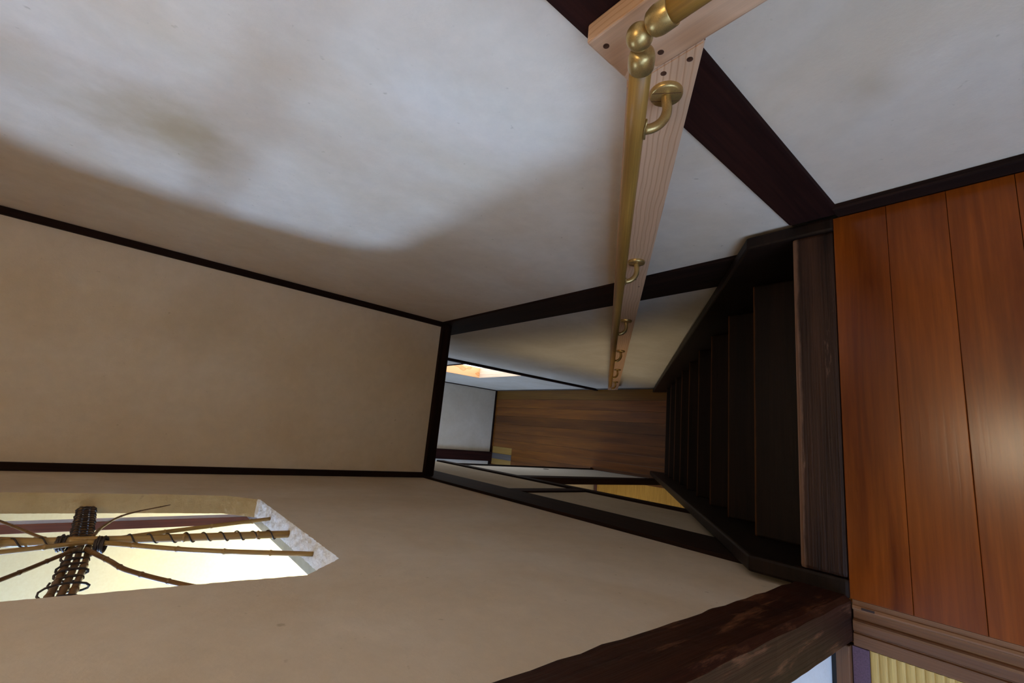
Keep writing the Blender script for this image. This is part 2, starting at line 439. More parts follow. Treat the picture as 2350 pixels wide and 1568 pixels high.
# wall with the bamboo opening
HOLE = [(0.821, 0.837), (0.893, 0.757), (1.533, 0.757), (1.607, 0.831), (1.640, 0.98), (1.687, 1.300), (1.62, 1.43), (1.53, 1.50),
        (0.95, 1.50), (0.88, 1.43), (0.851, 1.187)]
def dense(poly, step=0.007):
    out = []
    for i, a in enumerate(poly):
        b = poly[(i + 1) % len(poly)]
        n = max(1, int(math.dist(a, b) / step))
        for k in range(n):
            out.append((a[0] + (b[0] - a[0]) * k / n, a[1] + (b[1] - a[1]) * k / n))
    return out
def wall_left():
    hp = dense(HOLE)
    rnd = random.Random(3)
    hp = [(y + rnd.uniform(-.0014, .0014), z + rnd.uniform(-.0010, .0010)) for y, z in hp]
    out = [(0.39, BT), (YF, BT), (YF, TOP), (0.39, TOP)]
    me = bpy.data.meshes.new('wall_left')
    bm = bmesh.new()
    for x in (XL, XL - 0.05):
        vo = [bm.verts.new((x, y, z)) for y, z in out]; vi = [bm.verts.new((x, y, z)) for y, z in hp]
        ed = [bm.edges.new((vo[i], vo[(i + 1) % 4])) for i in range(4)] + [bm.edges.new((vi[i], vi[(i + 1) % len(vi)])) for i in range(len(vi))]
        bmesh.ops.triangle_fill(bm, use_beauty=True, use_dissolve=False, edges=ed, normal=(1, 0, 0))
        if x == XL: keep = vo
        else:
            for i in range(4):
                bm.faces.new((keep[i], keep[(i + 1) % 4], vo[(i + 1) % 4], vo[i]))
    bmesh.ops.recalc_face_normals(bm, faces=bm.faces)
    bm.to_mesh(me); bm.free()
    w_ = S(link('wall_left', me, 'wall_l'), 'plaster wall with the many-sided bamboo opening', 'wall')
    # rough reveal
    n = len(hp); rows = 9; verts = []; faces = []
    cy = sum(p[0] for p in hp) / n; cz = sum(p[1] for p in hp) / n
    for j in range(rows):
        t = j / (rows - 1); x = XL - 0.05 * t
        for i, (y, z) in enumerate(hp):
            dy, dz = cy - y, cz - z; l = math.hypot(dy, dz)
            a = 0.0 if j in (0, rows - 1) else rnd.uniform(-.0015, .0035)
            verts.append((x, y + dy / l * a, z + dz / l * a))
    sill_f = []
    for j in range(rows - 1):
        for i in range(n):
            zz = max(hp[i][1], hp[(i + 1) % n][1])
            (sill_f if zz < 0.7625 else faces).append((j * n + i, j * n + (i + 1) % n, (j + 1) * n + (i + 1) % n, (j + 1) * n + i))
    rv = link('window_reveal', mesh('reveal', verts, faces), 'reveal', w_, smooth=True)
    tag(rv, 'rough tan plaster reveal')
    rv = link('window_sill', mesh('reveal_sill', verts, sill_f), 'reveal_lit', w_, smooth=True)
    tag(rv, 'rough plaster sill with daylight painted in as a paler colour')
wall_left()

# posts, beams
tag(box('post', (FR, 0.615), (0.277, 0.378), (0.006, TOP), 'post_r', bev=0.006), 'dark red-brown post crossed by the pale handrail board', 'post')
def hewn_post():
    x0, x1, y0, y1 = -0.319, -0.239, 0.291, 0.388
    rnd = random.Random(11); rows = 60; verts = []; faces = []
    ring = []
    def pt(cx, cy, z, amp): return (cx + rnd.uniform(-amp, amp), cy + rnd.uniform(-amp, amp), z)
    for j in range(rows + 1):
        z = 0.0 + (TOP) * j / rows
        wv = 0.0012 * math.sin(z * 23) + 0.0016 * math.sin(z * 71 + 1)
        c = 0.008 + 0.0012 * math.sin(z * 47 + .5)
        prof = [(x1, y0 + c), (x1 + wv * .3, (y0 + y1) / 2), (x1 + wv * .5, y1 - c * .6), (x1 - c * .6, y1 + wv), (x0 + c, y1), (x0, y1 - c), (x0, y0 + c * .4), (x0 + c * .4, y0),
                ((x0 + x1) / 2, y0 - wv * .2), (x1 - c, y0)]
        for (a, b) in prof:
            verts.append(pt(a, b, z, 0.0006))
    n = 10
    for j in range(rows):
        for k in range(n):
            faces.append((j * n + k, j * n + (k + 1) % n, (j + 1) * n + (k + 1) % n, (j + 1) * n + k))
    faces.append(tuple(range(n))); faces.append(tuple(rows * n + k for k in range(n)))
    mw = Matrix(PERM['z']).transposed().to_4x4(); mw.translation = Vector(((x0 + x1) / 2, (y0 + y1) / 2, 0))
    inv = mw.inverted()
    me = recalc(mesh('hewn_post', [inv @ Vector(v) for v in verts], faces))
    tag(link('post', me, 'post_l', None, mw), 'rough hewn dark brown post with worn edges beside the grooved threshold', 'post')
hewn_post()
tag(box('floor_beam', (FR, 0.615), (0.40, 3.15), (-0.303, BT), 'dark', bev=0.003), 'dark beam along the foot of the handrail wall', 'beam')
tag(box('floor_beam', (-0.315, FL), (0.40, 3.15), (-0.318, BT), 'dark', bev=0.003), 'dark beam along the foot of the bamboo window wall', 'beam')
tag(box('floor_beam', (FL + .001, FR - .001), (2.088, 2.20), (-0.158, BT - .001), 'dark', bev=0.003), 'dark beam under the far beige wall, crossing the stairwell', 'beam')
S(box('baseboard_right', (0.536, XR), (-1.6, 0.284), (0.0, 0.044), 'dark', bev=0.004), 'dark baseboard at the foot of the landing wall', 'baseboard')

S(slab('wall_outer', (0.67, 0.72), (-1.66, YG + 0.06), (ZG - 0.1, TOP), 'wall_low'), 'outer skin of the house behind the handrail wall', 'wall')
S(slab('wall_outer_far', (-2.66, 0.72), (YG + 0.07, YG + 0.12), (ZG - 0.1, -0.1), 'wall_low'), 'outer skin of the house behind the lower hall', 'wall')
S(slab('floor_base', (-0.33, 0.62), (-1.66, 0.291), (-0.11, -0.042), 'floor_low'), 'boards under the landing floor', 'floor')
S(slab('wall_outer_rear', (-2.66, 0.72), (-1.72, -1.67), (-0.2, TOP), 'wall_low'), 'outer skin of the house behind the landing', 'wall')
# landing floor
fl = thing('floor', (0.14, -0.6, -0.03), 'glossy orange-brown boards of the landing', 'floor', kind='structure')
YJ = [0.293, 0.200, 0.1085, 0.018, -0.075, -0.168, -0.262, -0.356, -0.45, -0.545, -0.64, -0.735, -0.83, -0.925, -1.02, -1.115, -1.21, -1.305, -1.40, -1.50, -1.6]
for a, b in zip(YJ, YJ[1:]):
    box('floor_board', (-0.244, 0.536), (b + 0.0003, a - 0.0003), (-0.03, 0.0), 'floor', fl, bev=0.0010, long='x')
# grooved threshold of the matted room
prof = [(-0.244, -0.04), (-0.244, -0.001), (-0.2445, 0.0), (-0.2525, 0.0), (-0.2535, 0.002), (-0.2575, 0.0035), (-0.260, 0.003), (-0.262, -0.0015), (-0.2645, -0.0035), (-0.274, -0.0035), (-0.276, -0.0030),
        (-0.278, 0.001), (-0.280, 0.003), (-0.284, 0.0035), (-0.290, 0.003), (-0.297, 0.0028), (-0.2985, -0.0005), (-0.3005, -0.0005), (-0.302, 0.0028), (-0.3215, 0.0028), (-0.323, 0.0015), (-0.323, -0.04)]
def threshold():
    y0, y1 = -1.6, 0.289
    mw = Matrix(PERM['y']).transposed().to_4x4(); mw.translation = Vector((-0.283, (y0 + y1) / 2, 0)); inv = mw.inverted()
    n = len(prof)
    v = [inv @ Vector((x, y0, z)) for x, z in prof] + [inv @ Vector((x, y1, z)) for x, z in prof]
    f = [tuple(range(n)), tuple(range(2 * n - 1, n - 1, -1))] + [(i, (i + 1) % n, n + (i + 1) % n, n + i) for i in range(n)]
    o = link('threshold', recalc(mesh('threshold', v, f)), 'sill', None, mw)
    tag(o, 'grooved brown wooden door track between orange boards and rush mat', 'threshold')
    h = box('mortise', (-0.2585, -0.2545), (0.255, 0.275), (-0.004, 0.00385), 'screw_hole', o, bev=0.0005)
threshold()

# matted room by the landing
def tatami(name, X, Y, z, label, pitch=0.0125, heri=None, seed=1, rib_axis='x'):
    t = thing(name, ((X[0] + X[1]) / 2, (Y[0] + Y[1]) / 2, z - 0.05), label, 'tatami mat')
    # woven surface: ribs running along x, repeated along y
    n = max(2, int((Y[1] - Y[0]) / pitch)); sub = 6
    prof = []
    for i in range(n * sub + 1):
        u = i / sub; ph = u - math.floor(u)
        prof.append((Y[0] + (Y[1] - Y[0]) * i / (n * sub), z - 0.0022 + 0.0022 * math.sin(math.pi * ph) ** 0.6))
    v = []; f = []
    for (y, h) in prof:
        v += [(X[0], y, h), (X[1], y, h)]
    for i in range(len(prof) - 1): f.append((2 * i, 2 * i + 1, 2 * i + 3, 2 * i + 2))
    b0 = len(v)
    v += [(X[0], Y[0], z - 0.05), (X[1], Y[0], z - 0.05), (X[1], Y[1], z - 0.05), (X[0], Y[1], z - 0.05)]
    e = 2 * (len(prof) - 1)
    f += [(b0, b0 + 1, b0 + 2, b0 + 3), (0, 1, b0 + 1, b0), (e, e + 1, b0 + 2, b0 + 3)]
    f += [tuple([2 * i for i in range(len(prof))] + [b0 + 3, b0]), tuple([2 * i + 1 for i in range(len(prof))] + [b0 + 2, b0 + 1])]
    mid = Vector(((X[0] + X[1]) / 2, (Y[0] + Y[1]) / 2, z)); mw = Matrix.Translation(mid)
    link('woven_mat', recalc(mesh('tatami', [Vector(p) - mid for p in v], f)), 'tatami', t, mw)
    for (hx, hy) in heri or ():
        h = box('cloth_border', hx, hy, (z - 0.05, z + 0.0012), 'heri', t, bev=0.0008)
        tag(h, 'purple cloth border')
    return t
tatami('tatami_mat', (-1.25, -0.3245), (-1.55, 0.2665), -0.0005, 'pale yellow rush mat with purple border beside the grooved threshold', heri=[((-1.25, -0.3245), (0.267, 0.2925))])
S(slab('floor_mat_room', (-2.6, -0.3245), (-1.6, 2.9), (-0.12, -0.052), 'floor_low'), 'floor under the matted room beside the landing', 'floor')
S(box('trim_3', (-1.6, -0.3245), (0.2935, 0.3165), (-0.02, 0.012), 'sill', bev=0.0025), 'worn wooden strip at the foot of the white wall in the matted room', 'trim')
S(slab('wall_mat_room', (-2.6, -0.321), (0.325, 0.385), (0.0, TOP), 'white'), 'brightly lit white plaster wall of the matted room beyond the hewn post', 'wall')
S(box('trim_4', (-1.6, -0.3245), (0.3168, 0.3248), (0.0, 0.006), 'black', bev=0.001), 'black joint strip at the foot of the matted room wall', 'trim')
S(slab('wall_mat_room_side', (-2.66, -2.6), (-1.66, 2.96), (-0.1, TOP), 'cream'), 'outer wall of the rooms left of the stairwell', 'wall')
S(slab('wall_rear', (-2.6, 0.62), (-1.66, -1.6), (-0.1, TOP), 'wall_l'), 'plaster wall behind the landing', 'wall')
wn = thing('added_window_1', (-2.59, -0.75, 0.4), 'unseen lit paper window added to the matted room', 'window', kind='structure')
box('paper_pane', (-2.595, -2.585), (-1.45, 0.0), (0.5, 1.9), 'lit_mat', wn, bev=0)
for y in (-1.47, -0.725, 0.0):
    box('window_bar', (-2.6, -2.57), (y - 0.015, y + 0.015), (0.47, 1.93), 'sash', wn)
for z in (0.47, 1.2, 1.93):
    box('window_bar', (-2.6, -2.575), (-1.48, 0.02), (z - 0.012, z + 0.012), 'sash', wn)

# room behind the bamboo opening
def lit_window(name, loc, label, axis, c, U, Z, mat, bars=1):
    wn = thing(name, loc, label, 'window', kind='structure')
    def bx(n, d0, d1, U_, Z_, m_, bev):
        if axis == 'x': box(n, (c + d0, c + d1), U_, Z_, m_, wn, bev=bev)
        else: box(n, U_, (c + d0, c + d1), Z_, m_, wn, bev=bev)
    bx('paper_pane', 0.003, 0.010, U, Z, mat, 0)
    for k in range(bars + 1):
        u = U[0] + (U[1] - U[0]) * k / bars
        bx('window_bar', 0.0, 0.025, (u - 0.012, u + 0.012), (Z[0] - 0.03, Z[1] + 0.03), 'sash', 0.002)
    for z in Z:
        bx('window_bar', 0.0, 0.022, U, (z - 0.012, z + 0.012), 'sash', 0.002)
lit_window('added_window_2', (-2.59, 2.06, 1.1), 'small bright unseen window added in the room behind the bamboo opening', 'x', -2.6, (1.86, 2.26), (1.18, 1.52), 'lit_side')
S(slab('wall_side_room', (-1.56, -1.50), (2.08, 2.90), (-0.05, TOP), 'cream'), 'unseen cream partition added to carry the near window behind the bamboo opening', 'wall')  # added only to hold the near light pane
lit_window('added_window_7', (-1.49, 2.5, 0.9), 'unseen lit window added in the cream partition behind the bamboo opening', 'x', -1.5, (2.16, 2.84), (0.95, 1.60), 'lit_near')
lit_window('added_window_8', (-1.5, -1.59, 0.5), 'wide unseen lit window added at the back of the matted room', 'y', -1.6, (-2.3, -0.8), (0.5, 1.9), 'lit_rear', 2)
S(slab('wall_screen', (-2.6, -0.31), (2.90, 2.904), (-0.05, TOP), 'screen'), 'cream paper screen glowing behind the bamboo opening', 'screen')
# sash and track of the bamboo opening
ws = thing('window_3', (-0.34, 1.25, 0.72), 'sliding sash behind the bamboo opening', 'window', kind='structure')
tag(box('sash_stile', (-0.352, -0.330), (1.668, 1.715), (0.70, 1.58), 'sash', ws), 'red-brown sash stile')
tag(box('track', (-0.332, -0.309), (0.75, 1.72), (0.735, 0.752), 'alu', ws, bev=0.002), 'grey metal track')
box('sash_head', (-0.352, -0.330), (0.75, 1.715), (1.58, 1.62), 'sash', ws)

S(slab('ceiling', (-2.66, 0.62), (-1.66, 2.96), (TOP, TOP + 0.05), 'ceiling'), 'board ceiling over landing and stairwell', 'ceiling')

lp = thing('added_ceiling_lamp', (0.165, 0.145, TOP), 'unseen round lit ceiling lamp added above the landing', 'lamp')  # unseen lamp, added for the floor highlight and warm light on the walls
lathe('shade', [(0.0, 0.095), (0.05, 0.105), (0.075, 0.095), (0.09, 0.065), (0.094, 0.01)], 'lamp_shade', lp, frame_matrix((0.165, 0.145, TOP - 0.012), (0, 0, -1), (1, 0, 0)))
lathe('base', [(0.0, 0.10), (0.012, 0.10)], 'sash', lp, frame_matrix((0.165, 0.145, TOP), (0, 0, -1), (1, 0, 0)))

# ================================================================== BAMBOO
XB = -0.283
bl = thing('bamboo_lattice', (XB, 1.24, 0.757), 'bamboo canes and vines crossing in the many-sided wall opening', 'bamboo lattice')
def cane(name, pts, r0, r1=None, mat='bamboo', x=XB, node=0.11, per=10, label=None, seed=0):
    P = [(x + (p[2] if len(p) > 2 else 0), p[0], p[1]) for p in pts]
    path = smooth_path(P, per)
    # resample with node swellings
    out = []; rad = []; d = 0.0; nxt = node * (0.4 + 0.6 * random.Random(seed).random())
    r1 = r1 or r0
    tot = sum((path[i + 1] - path[i]).length for i in range(len(path) - 1))
    for i in range(len(path) - 1):
        a, b = path[i], path[i + 1]; l = (b - a).length
        out.append(a); rad.append(r0 + (r1 - r0) * d / tot)
        while nxt < d + l:
            t = (nxt - d) / l; rr = r0 + (r1 - r0) * nxt / tot
            for dt, g in ((-0.004, 1.0), (-0.0012, 1.22), (0.0006, 1.22), (0.0018, 0.97), (0.004, 1.0)):
                q = a.lerp(b, t + dt / l); out.append(q); rad.append(rr * g)
            nxt += node
        d += l
    out.append(path[-1]); rad.append(r1)
    # drop points that run backwards
    o2, r2 = [out[0]], [rad[0]]
    for p, r in zip(out[1:], rad[1:]):
        if (p - o2[-1]).length > 4e-4 and (p - o2[-1]).dot(path[-1] - path[0]) > 0: o2.append(p); r2.append(r)
    o = tube(name, o2, r2, mat, bl, segs=10)
    if label: tag(o, label)
    return o, path
main, mainpath = cane('cane', [(1.214, 0.757), (1.246, 1.053), (1.257, 1.126), (1.270, 1.239), (1.29, 1.50)], 0.0082, 0.0074, node=0.14, label='thick upright cane with spiral vine', seed=1)
cane('cane', [(1.031, 0.757), (1.126, 0.953), (1.232, 1.10), (1.30, 1.24), (1.40, 1.48)], 0.0050, 0.0044, node=0.085, seed=2)
cane('cane', [(1.393, 0.757), (1.305, 0.975), (1.245, 1.11), (1.20, 1.24), (1.12, 1.48)], 0.0048, 0.0042, node=0.10, seed=3)
for k, dz in enumerate((-0.0125, 0.0, 0.0125)):
    o, _ = cane('cane', [(0.90, 1.139 + dz, -0.013), (1.076, 1.130 + dz, -0.014), (1.257, 1.127 + dz, -0.0145), (1.66, 1.134 + dz * 0.9, -0.010)], 0.0052, 0.0052, mat='bamboo_dark', node=0.13, label='dark cane of the level bundle', seed=5 + k)
cane('twig', [(1.205, 1.118, -.004), (1.10, 1.085), (1.023, 1.056), (0.916, 0.984), (0.85, 0.92)], 0.0042, 0.0036, mat='bamboo_dark', node=0.06, seed=9)
cane('twig', [(1.30, 1.112, -.004), (1.38, 1.098), (1.506, 1.057), (1.625, 0.961)], 0.0034, 0.0014, mat='bamboo_dark', node=0.07, seed=10)
cane('twig', [(1.26, 1.15), (1.30, 1.187), (1.472, 1.267), (1.64, 1.36)], 0.0028, 0.0024, mat='bamboo_dark', node=0.07, seed=11)
cane('twig', [(1.215, 1.128, -.004), (1.165, 1.145), (1.037, 1.207), (0.88, 1.30)], 0.0036, 0.003, mat='bamboo_dark', node=0.06, seed=12)
def helix(pa, pb, ra, rb, turns, r, name='vine', seed=0, wob=0.15, per=14):
    pa, pb = Vector(pa), Vector(pb); ax = (pb - pa); L = ax.length; ax.normalize()
    u = Vector((1, 0, 0)); u = (u - ax * u.dot(ax)).normalized(); v_ = ax.cross(u)
    rnd = random.Random(seed); n = int(turns * per); pts = []
    for i in range(n + 1):
        t = i / n; a = 2 * math.pi * turns * t + seed
        k = 1 + wob * math.sin(t * turns * 2.3 + seed)
        pts.append(pa + ax * L * t + u * ra * k * math.cos(a) + v_ * rb * k * math.sin(a))
    return tube(name, pts, r, 'vine', bl, segs=6)
# spiral vine on the upright cane
helix((XB, 1.2165, 0.775), (XB, 1.2475, 1.06), 0.0092, 0.0092, 9, 0.0015, seed=1, wob=0.08)
helix((XB, 1.258, 1.16), (XB, 1.285, 1.46), 0.0088, 0.0088, 8, 0.0015, seed=2, wob=0.08)
# lashing round the level bundle: tight on the far side, loose on the near side
helix((XB - 0.0142, 1.29, 1.128), (XB - 0.010, 1.645, 1.134), 0.0066, 0.0190, 14, 0.0021, name='lashing', seed=3, wob=0.05)
helix((XB - 0.014, 1.04, 1.131), (XB - 0.014, 1.22, 1.128), 0.0070, 0.0195, 5, 0.0021, name='lashing', seed=4, wob=0.12)
helix((XB - 0.013, 0.945, 1.136), (XB - 0.014, 1.04, 1.131), 0.0080, 0.0225, 2.0, 0.0017, name='lashing', seed=5, wob=0.3)
# knots where the canes cross
for k, (y, z) in enumerate(((1.235, 1.098), (1.262, 1.155))):
    helix((XB - 0.004, y - 0.002, z - 0.008), (XB - 0.004, y + 0.002, z + 0.008), 0.0125, 0.0115, 5, 0.0022, name='lashing', seed=6 + k, wob=0.2)

# ================================================================== STAIRCASE
st = thing('staircase', (0.15, 2.3, ZG), 'steep dark wooden staircase with closed treads dropping to the lower hall', 'staircase')
RISE = -ZG / 10.0; GO = 0.2005; Y0 = 0.376
SX0, SX1 = -0.2105, 0.5080
def stringer(x0, x1, label):
    sl = 1.3375
    top0 = (0.292, 0.005); top1 = (0.477, 0.005)
    yb = 0.477 + (0.005 - ZG) / sl
    poly = [top0, top1, (yb, ZG), (yb - 0.34, ZG), (0.292, ZG + (yb - 0.34 - 0.292) * sl)]
    me_poly = [top0, top1, (yb, ZG), (yb - 0.40, ZG), (0.42, -0.40), (0.292, -0.40)]
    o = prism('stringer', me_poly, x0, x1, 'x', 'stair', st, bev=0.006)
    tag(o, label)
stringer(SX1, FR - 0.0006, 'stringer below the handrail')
stringer(FL + 0.0006, SX0, 'stringer below the bamboo window wall')
# landing edge and treads
ed = box('landing_edge', (SX0, SX1), (0.2935, Y0), (-0.10, 0.0005), 'nosing', st, bev=0.007, long='x')
tag(ed, 'worn front board of the landing')
for k in range(1, 10):
    yn = Y0 + GO * k; zn = -RISE * k
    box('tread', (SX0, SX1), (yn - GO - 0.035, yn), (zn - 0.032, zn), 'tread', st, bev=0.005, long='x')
for k in range(0, 10):
    yn = Y0 + GO * k; zn = -RISE * k
    y = yn - 0.045
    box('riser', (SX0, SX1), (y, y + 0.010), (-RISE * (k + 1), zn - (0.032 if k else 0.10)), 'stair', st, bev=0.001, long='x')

# ================================================================== HANDRAIL
hr = thing('handrail', (0.51, 0.30, 0.0), 'varnished wooden handrail on pale boards with gold brackets and jointed elbow', 'handrail')
BX0, BX1 = 0.510, 0.5395
d = Vector((0, 0.6215, -0.7834)); nrm = Vector((0, 0.7834, 0.6215))
# level board
hb = box('mounting_board', (BX0, BX1), (-1.55, 0.361), (0.6555, 0.7535), 'board', hr, bev=0.003)
tag(hb, 'level pale cedar board')
# sloping board: top cut level under the other, bottom cut level at the floor
def slope_board():
    base = Vector((0, 0.25, 0.654)); Wd = 0.094
    zt, zb = 0.6545, ZG + 0.185
    zb = -2.50
    def at(z, off):
        p = base + nrm * off; t = (z - p.z) / d.z; return p + d * t
    q = [at(zt, 0.0), at(zt, Wd), at(zb, Wd), at(zb, 0.0)]
    mid = (q[0] + q[1] + q[2] + q[3]) / 4; mid.x = (BX0 + BX1) / 2
    mw = frame_matrix(mid, d, nrm); inv = mw.inverted()
    v = []
    for x in (BX0, BX1):
        for p in q: v.append(inv @ Vector((x, p.y, p.z)))
    f = [(0, 1, 2, 3), (7, 6, 5, 4)] + [(i, (i + 1) % 4, 4 + (i + 1) % 4, 4 + i) for i in range(4)]
    me = recalc(mesh('slope_board', v, f))
    bm = bmesh.new(); bm.from_mesh(me); bmesh.ops.bevel(bm, geom=list(bm.edges), offset=0.002, segments=2, affect='EDGES'); bm.to_mesh(me); bm.free()
    return tag(link('mounting_board', me, 'board', hr, mw), 'sloping pale cedar board')
sb = slope_board()
def screw(y, z, parent, r=0.0042):
    mw = frame_matrix((BX0, y, z), (-1, 0, 0), (0, 0, 1))
    s = lathe('screw', [(-0.002, r), (0.0003, r), (0.0005, r * 0.72), (0.0002, r * 0.6), (0.0002, 0.0004)], 'screw', parent, mw, segs=14)
for y, z in ((0.345, 0.733), (0.300, 0.676)): screw(y, z, hb)
for y, z in ((0.279, 0.640), (0.317, 0.642), (0.83, -0.03), (0.86, -0.09)): screw(y, z, sb, 0.0042 if z > 0 else 0.003)
# rails
RXC = 0.450; RR = 0.0136
A = Vector((RXC, 0.299, 0.7195)); Bm = Vector((RXC, 0.299, 0.7195)) + d * ((0.7195 + 1.845) / 0.7834)
jt = Vector((RXC, 0.270, 0.7635))
def rail_mesh(name, p0, p1, dome):
    n = 24; pts = [p0.lerp(p1, i / n) for i in range(n + 1)]; rad = [RR] * (n + 1)
    dr = (p1 - p0).normalized()
    if dome:
        for t, r in ((0.004, 0.96), (0.008, 0.82), (0.0105, 0.55), (0.0115, 0.2)):
            pts.append(p1 + dr * t); rad.append(RR * r)
    return tube(name, pts, rad, 'rail', hr, segs=24)
tag(rail_mesh('rail', A - d * 0.012, Bm, True), 'sloping round rail')
H0 = Vector((RXC, 0.232, 0.7675))
tag(rail_mesh('rail', H0, Vector((RXC, -1.5, 0.7675)), False), 'level round rail')
# elbow joint: socket, ball, socket
ej = thing('elbow', jt, None, None)
adopt(ej, hr); ej.location = jt
tag(ej, 'gold ball joint between the two rails')
SR = 0.0159
def socket(p, direction, ln):
    mw = frame_matrix(p, direction, (1, 0, 0))
    prof = [(-0.0110, 0.003), (-0.0104, 0.0070), (-0.0086, 0.0110), (-0.0055, 0.0138), (-0.001, SR * 0.96), (0.003, SR), (ln - 0.001, SR * 0.985), (ln, SR * 0.95), (ln, RR * 1.0), (ln - 0.004, RR * 0.98)]
    lathe('socket', prof, 'gold', ej, mw, segs=30)
dl = (A - jt).normalized()
socket(A - d * 0.0245, d, 0.0165)
socket(Vector((RXC, 0.2455, 0.7675)), (0, -1, 0), 0.019)
mwb = frame_matrix(jt, (0, 0, 1), (1, 0, 0))
lathe('ball', [(0.0152 * math.cos(math.pi * i / 16), max(0.0004, 0.0152 * math.sin(math.pi * i / 16))) for i in range(17)], 'gold', ej, mwb, segs=30)
# brackets
def bracket(fc, dirv, upv, railc):
    """fc: flange centre on the board, dirv: along the rail, upv: from flange towards the rail in the wall plane"""
    dirv, upv = Vector(dirv).normalized(), Vector(upv).normalized()
    b = thing('bracket', fc, None, None); adopt(b, hr); b.location = fc
    mw = frame_matrix(fc, (-1, 0, 0), upv)
    fr_ = 0.0235
    lathe('flange', [(0.0, fr_), (0.004, fr_), (0.0065, fr_ * 0.96), (0.0078, fr_ * 0.88), (0.0078, 0.001)], 'gold', b, mw, segs=32)
    # two fine grooves across the flange
    for s in (-0.008, 0.008):
        mg = frame_matrix(fc + Vector((-0.0078, 0, 0)) + dirv * s, upv, (-1, 0, 0))
        me = box_mesh(0.040, 0.0008, 0.0006, 0)
        link('groove', me, 'screw', b, mg)
    under = railc - upv * (RR + 0.001)
    out = Vector((railc.x, fc.y, fc.z))
    h = (under - out).length
    dx = fc.x - railc.x
    r = min(dx * 0.62, h + 0.02)
    pts = [fc + Vector((-0.006, 0, 0)), fc + Vector((-(dx - r) * 0.7, 0, 0))]
    base = fc + Vector((-(dx - r), 0, 0))
    for i in range(0, 10):
        a = math.pi / 2 * i / 9
        pts.append(base + Vector((-r * math.sin(a), 0, 0)) + upv * (r * (1 - math.cos(a))))
    pts = [p + (under - pts[-1]).project(upv) * (i / (len(pts) - 1)) for i, p in enumerate(pts)]
    pts[-1] = Vector(under)
    tube('arm', smooth_path(pts, 2), 0.0072, 'gold', b, segs=14)
    # saddle plate hugging the rail
    ms = frame_matrix(railc, dirv, upv)
    v = []; f = []; nu, nv = 13, 9
    for s_, rr in ((0, RR + 0.0004), (1, RR + 0.0030)):
        for i in range(nu):
            u = -1 + 2 * i / (nu - 1)
            half = 0.62 * math.sqrt(max(0.02, 1 - u * u))
            for j in range(nv):
                a = half * (-1 + 2 * j / (nv - 1))
                v.append((u * 0.020, rr * math.sin(a), -rr * math.cos(a)))
    def I(s_, i, j): return s_ * nu * nv + i * nv + j
    for s_ in (0, 1):
        for i in range(nu - 1):
            for j in range(nv - 1): f.append((I(s_, i, j), I(s_, i + 1, j), I(s_, i + 1, j + 1), I(s_, i, j + 1)))
    for i in range(nu - 1):
        for j in (0, nv - 1): f.append((I(0, i, j), I(0, i + 1, j), I(1, i + 1, j), I(1, i, j)))
    for j in range(nv - 1):
        for i in (0, nu - 1): f.append((I(0, i, j), I(0, i, j + 1), I(1, i, j + 1), I(1, i, j)))
    link('saddle', recalc(mesh('saddle', v, f)), 'gold', b, ms, smooth=True)
base = Vector((0, 0.25, 0.654))
for t in (0.088, 0.745, 1.400, 2.066, 2.745, 3.425):
    fc = base + nrm * 0.037 + d * t; fc.x = BX0
    # rail centre next to this flange
    s = (fc - A).dot(d); rc = A + d * s; rc.x = RXC
    bracket(fc, d, nrm, rc)
for y in (0.157, -0.55, -1.2):
    bracket(Vector((BX0, y, 0.722)), (0, 1, 0), (0, 0, 1), Vector((RXC, y, 0.7675)))

# ================================================================== LOWER STOREY
S(slab('wall_right_lower', (XR, 0.62), (0.20, 3.15), (ZG, -0.303), 'wall_low'), 'grey-white plaster wall beside the lower flight', 'wall')
S(box('trim_5', (0.530, 0.62), (3.150, 3.190), (ZG, -0.16), 'dark', bev=0.002), 'thin dark post at the end of the lower flight wall', 'trim')
# far right wall with the small deep window
WY0, WY1, WZ0, WZ1 = 3.275, 4.0, -1.75, -1.06
wr = thing('wall_hall_right', (0.6, 4.0, ZG), 'white plaster wall of the lower hall around the small deep window', 'wall', kind='structure')
slab('plaster', (XR, 0.66), (3.185, YG), (ZG, WZ0), 'wall_low', wr)
slab('plaster', (XR, 0.66), (3.185, YG), (WZ1, -0.16), 'wall_low', wr)
slab('plaster', (XR, 0.66), (3.185, WY0), (WZ0, WZ1), 'wall_low', wr)
slab('plaster', (XR, 0.66), (WY1, YG), (WZ0, WZ1), 'wall_low', wr)
wn = thing('window_4', (0.6, 3.64, WZ0), 'small bright window with orange wood lining in the lower hall', 'window', kind='structure')
tag(box('sill_board', (XR, 0.655), (WY0, WY1 - 0.012), (WZ0, WZ0 + 0.010), 'white_wood', wn, bev=0.001), 'pale sill board')
tag(box('jamb', (XR, 0.655), (WY1 - 0.012, WY1), (WZ0, WZ1), 'orange', wn, bev=0.001), 'orange wood jamb')
box('jamb', (XR, 0.655), (WY0, WY0 + 0.012), (WZ0 + 0.010, WZ1), 'orange', wn, bev=0.001)
box('lintel', (XR - 0.006, 0.655), (WY0 - 0.02, WY1 + 0.02), (WZ1 - 0.004, WZ1 + 0.016), 'dark', wn, bev=0.001)
box('lit_pane', (0.656, 0.662), (WY0, WY1), (WZ0, WZ1), 'lit_niche', wn, bev=0)
S(box('baseboard_lower_right', (0.541, XR), (2.30, YG - 0.012), (ZG, ZG + 0.032), 'floor_grey', bev=0.001), 'grey-brown baseboard along the lower hall', 'baseboard')
S(slab('wall_hall_far', (-0.255, XR), (YG, YG + 0.06), (ZG, -0.16), 'wall_low'), 'white plaster end wall of the lower hall', 'wall')
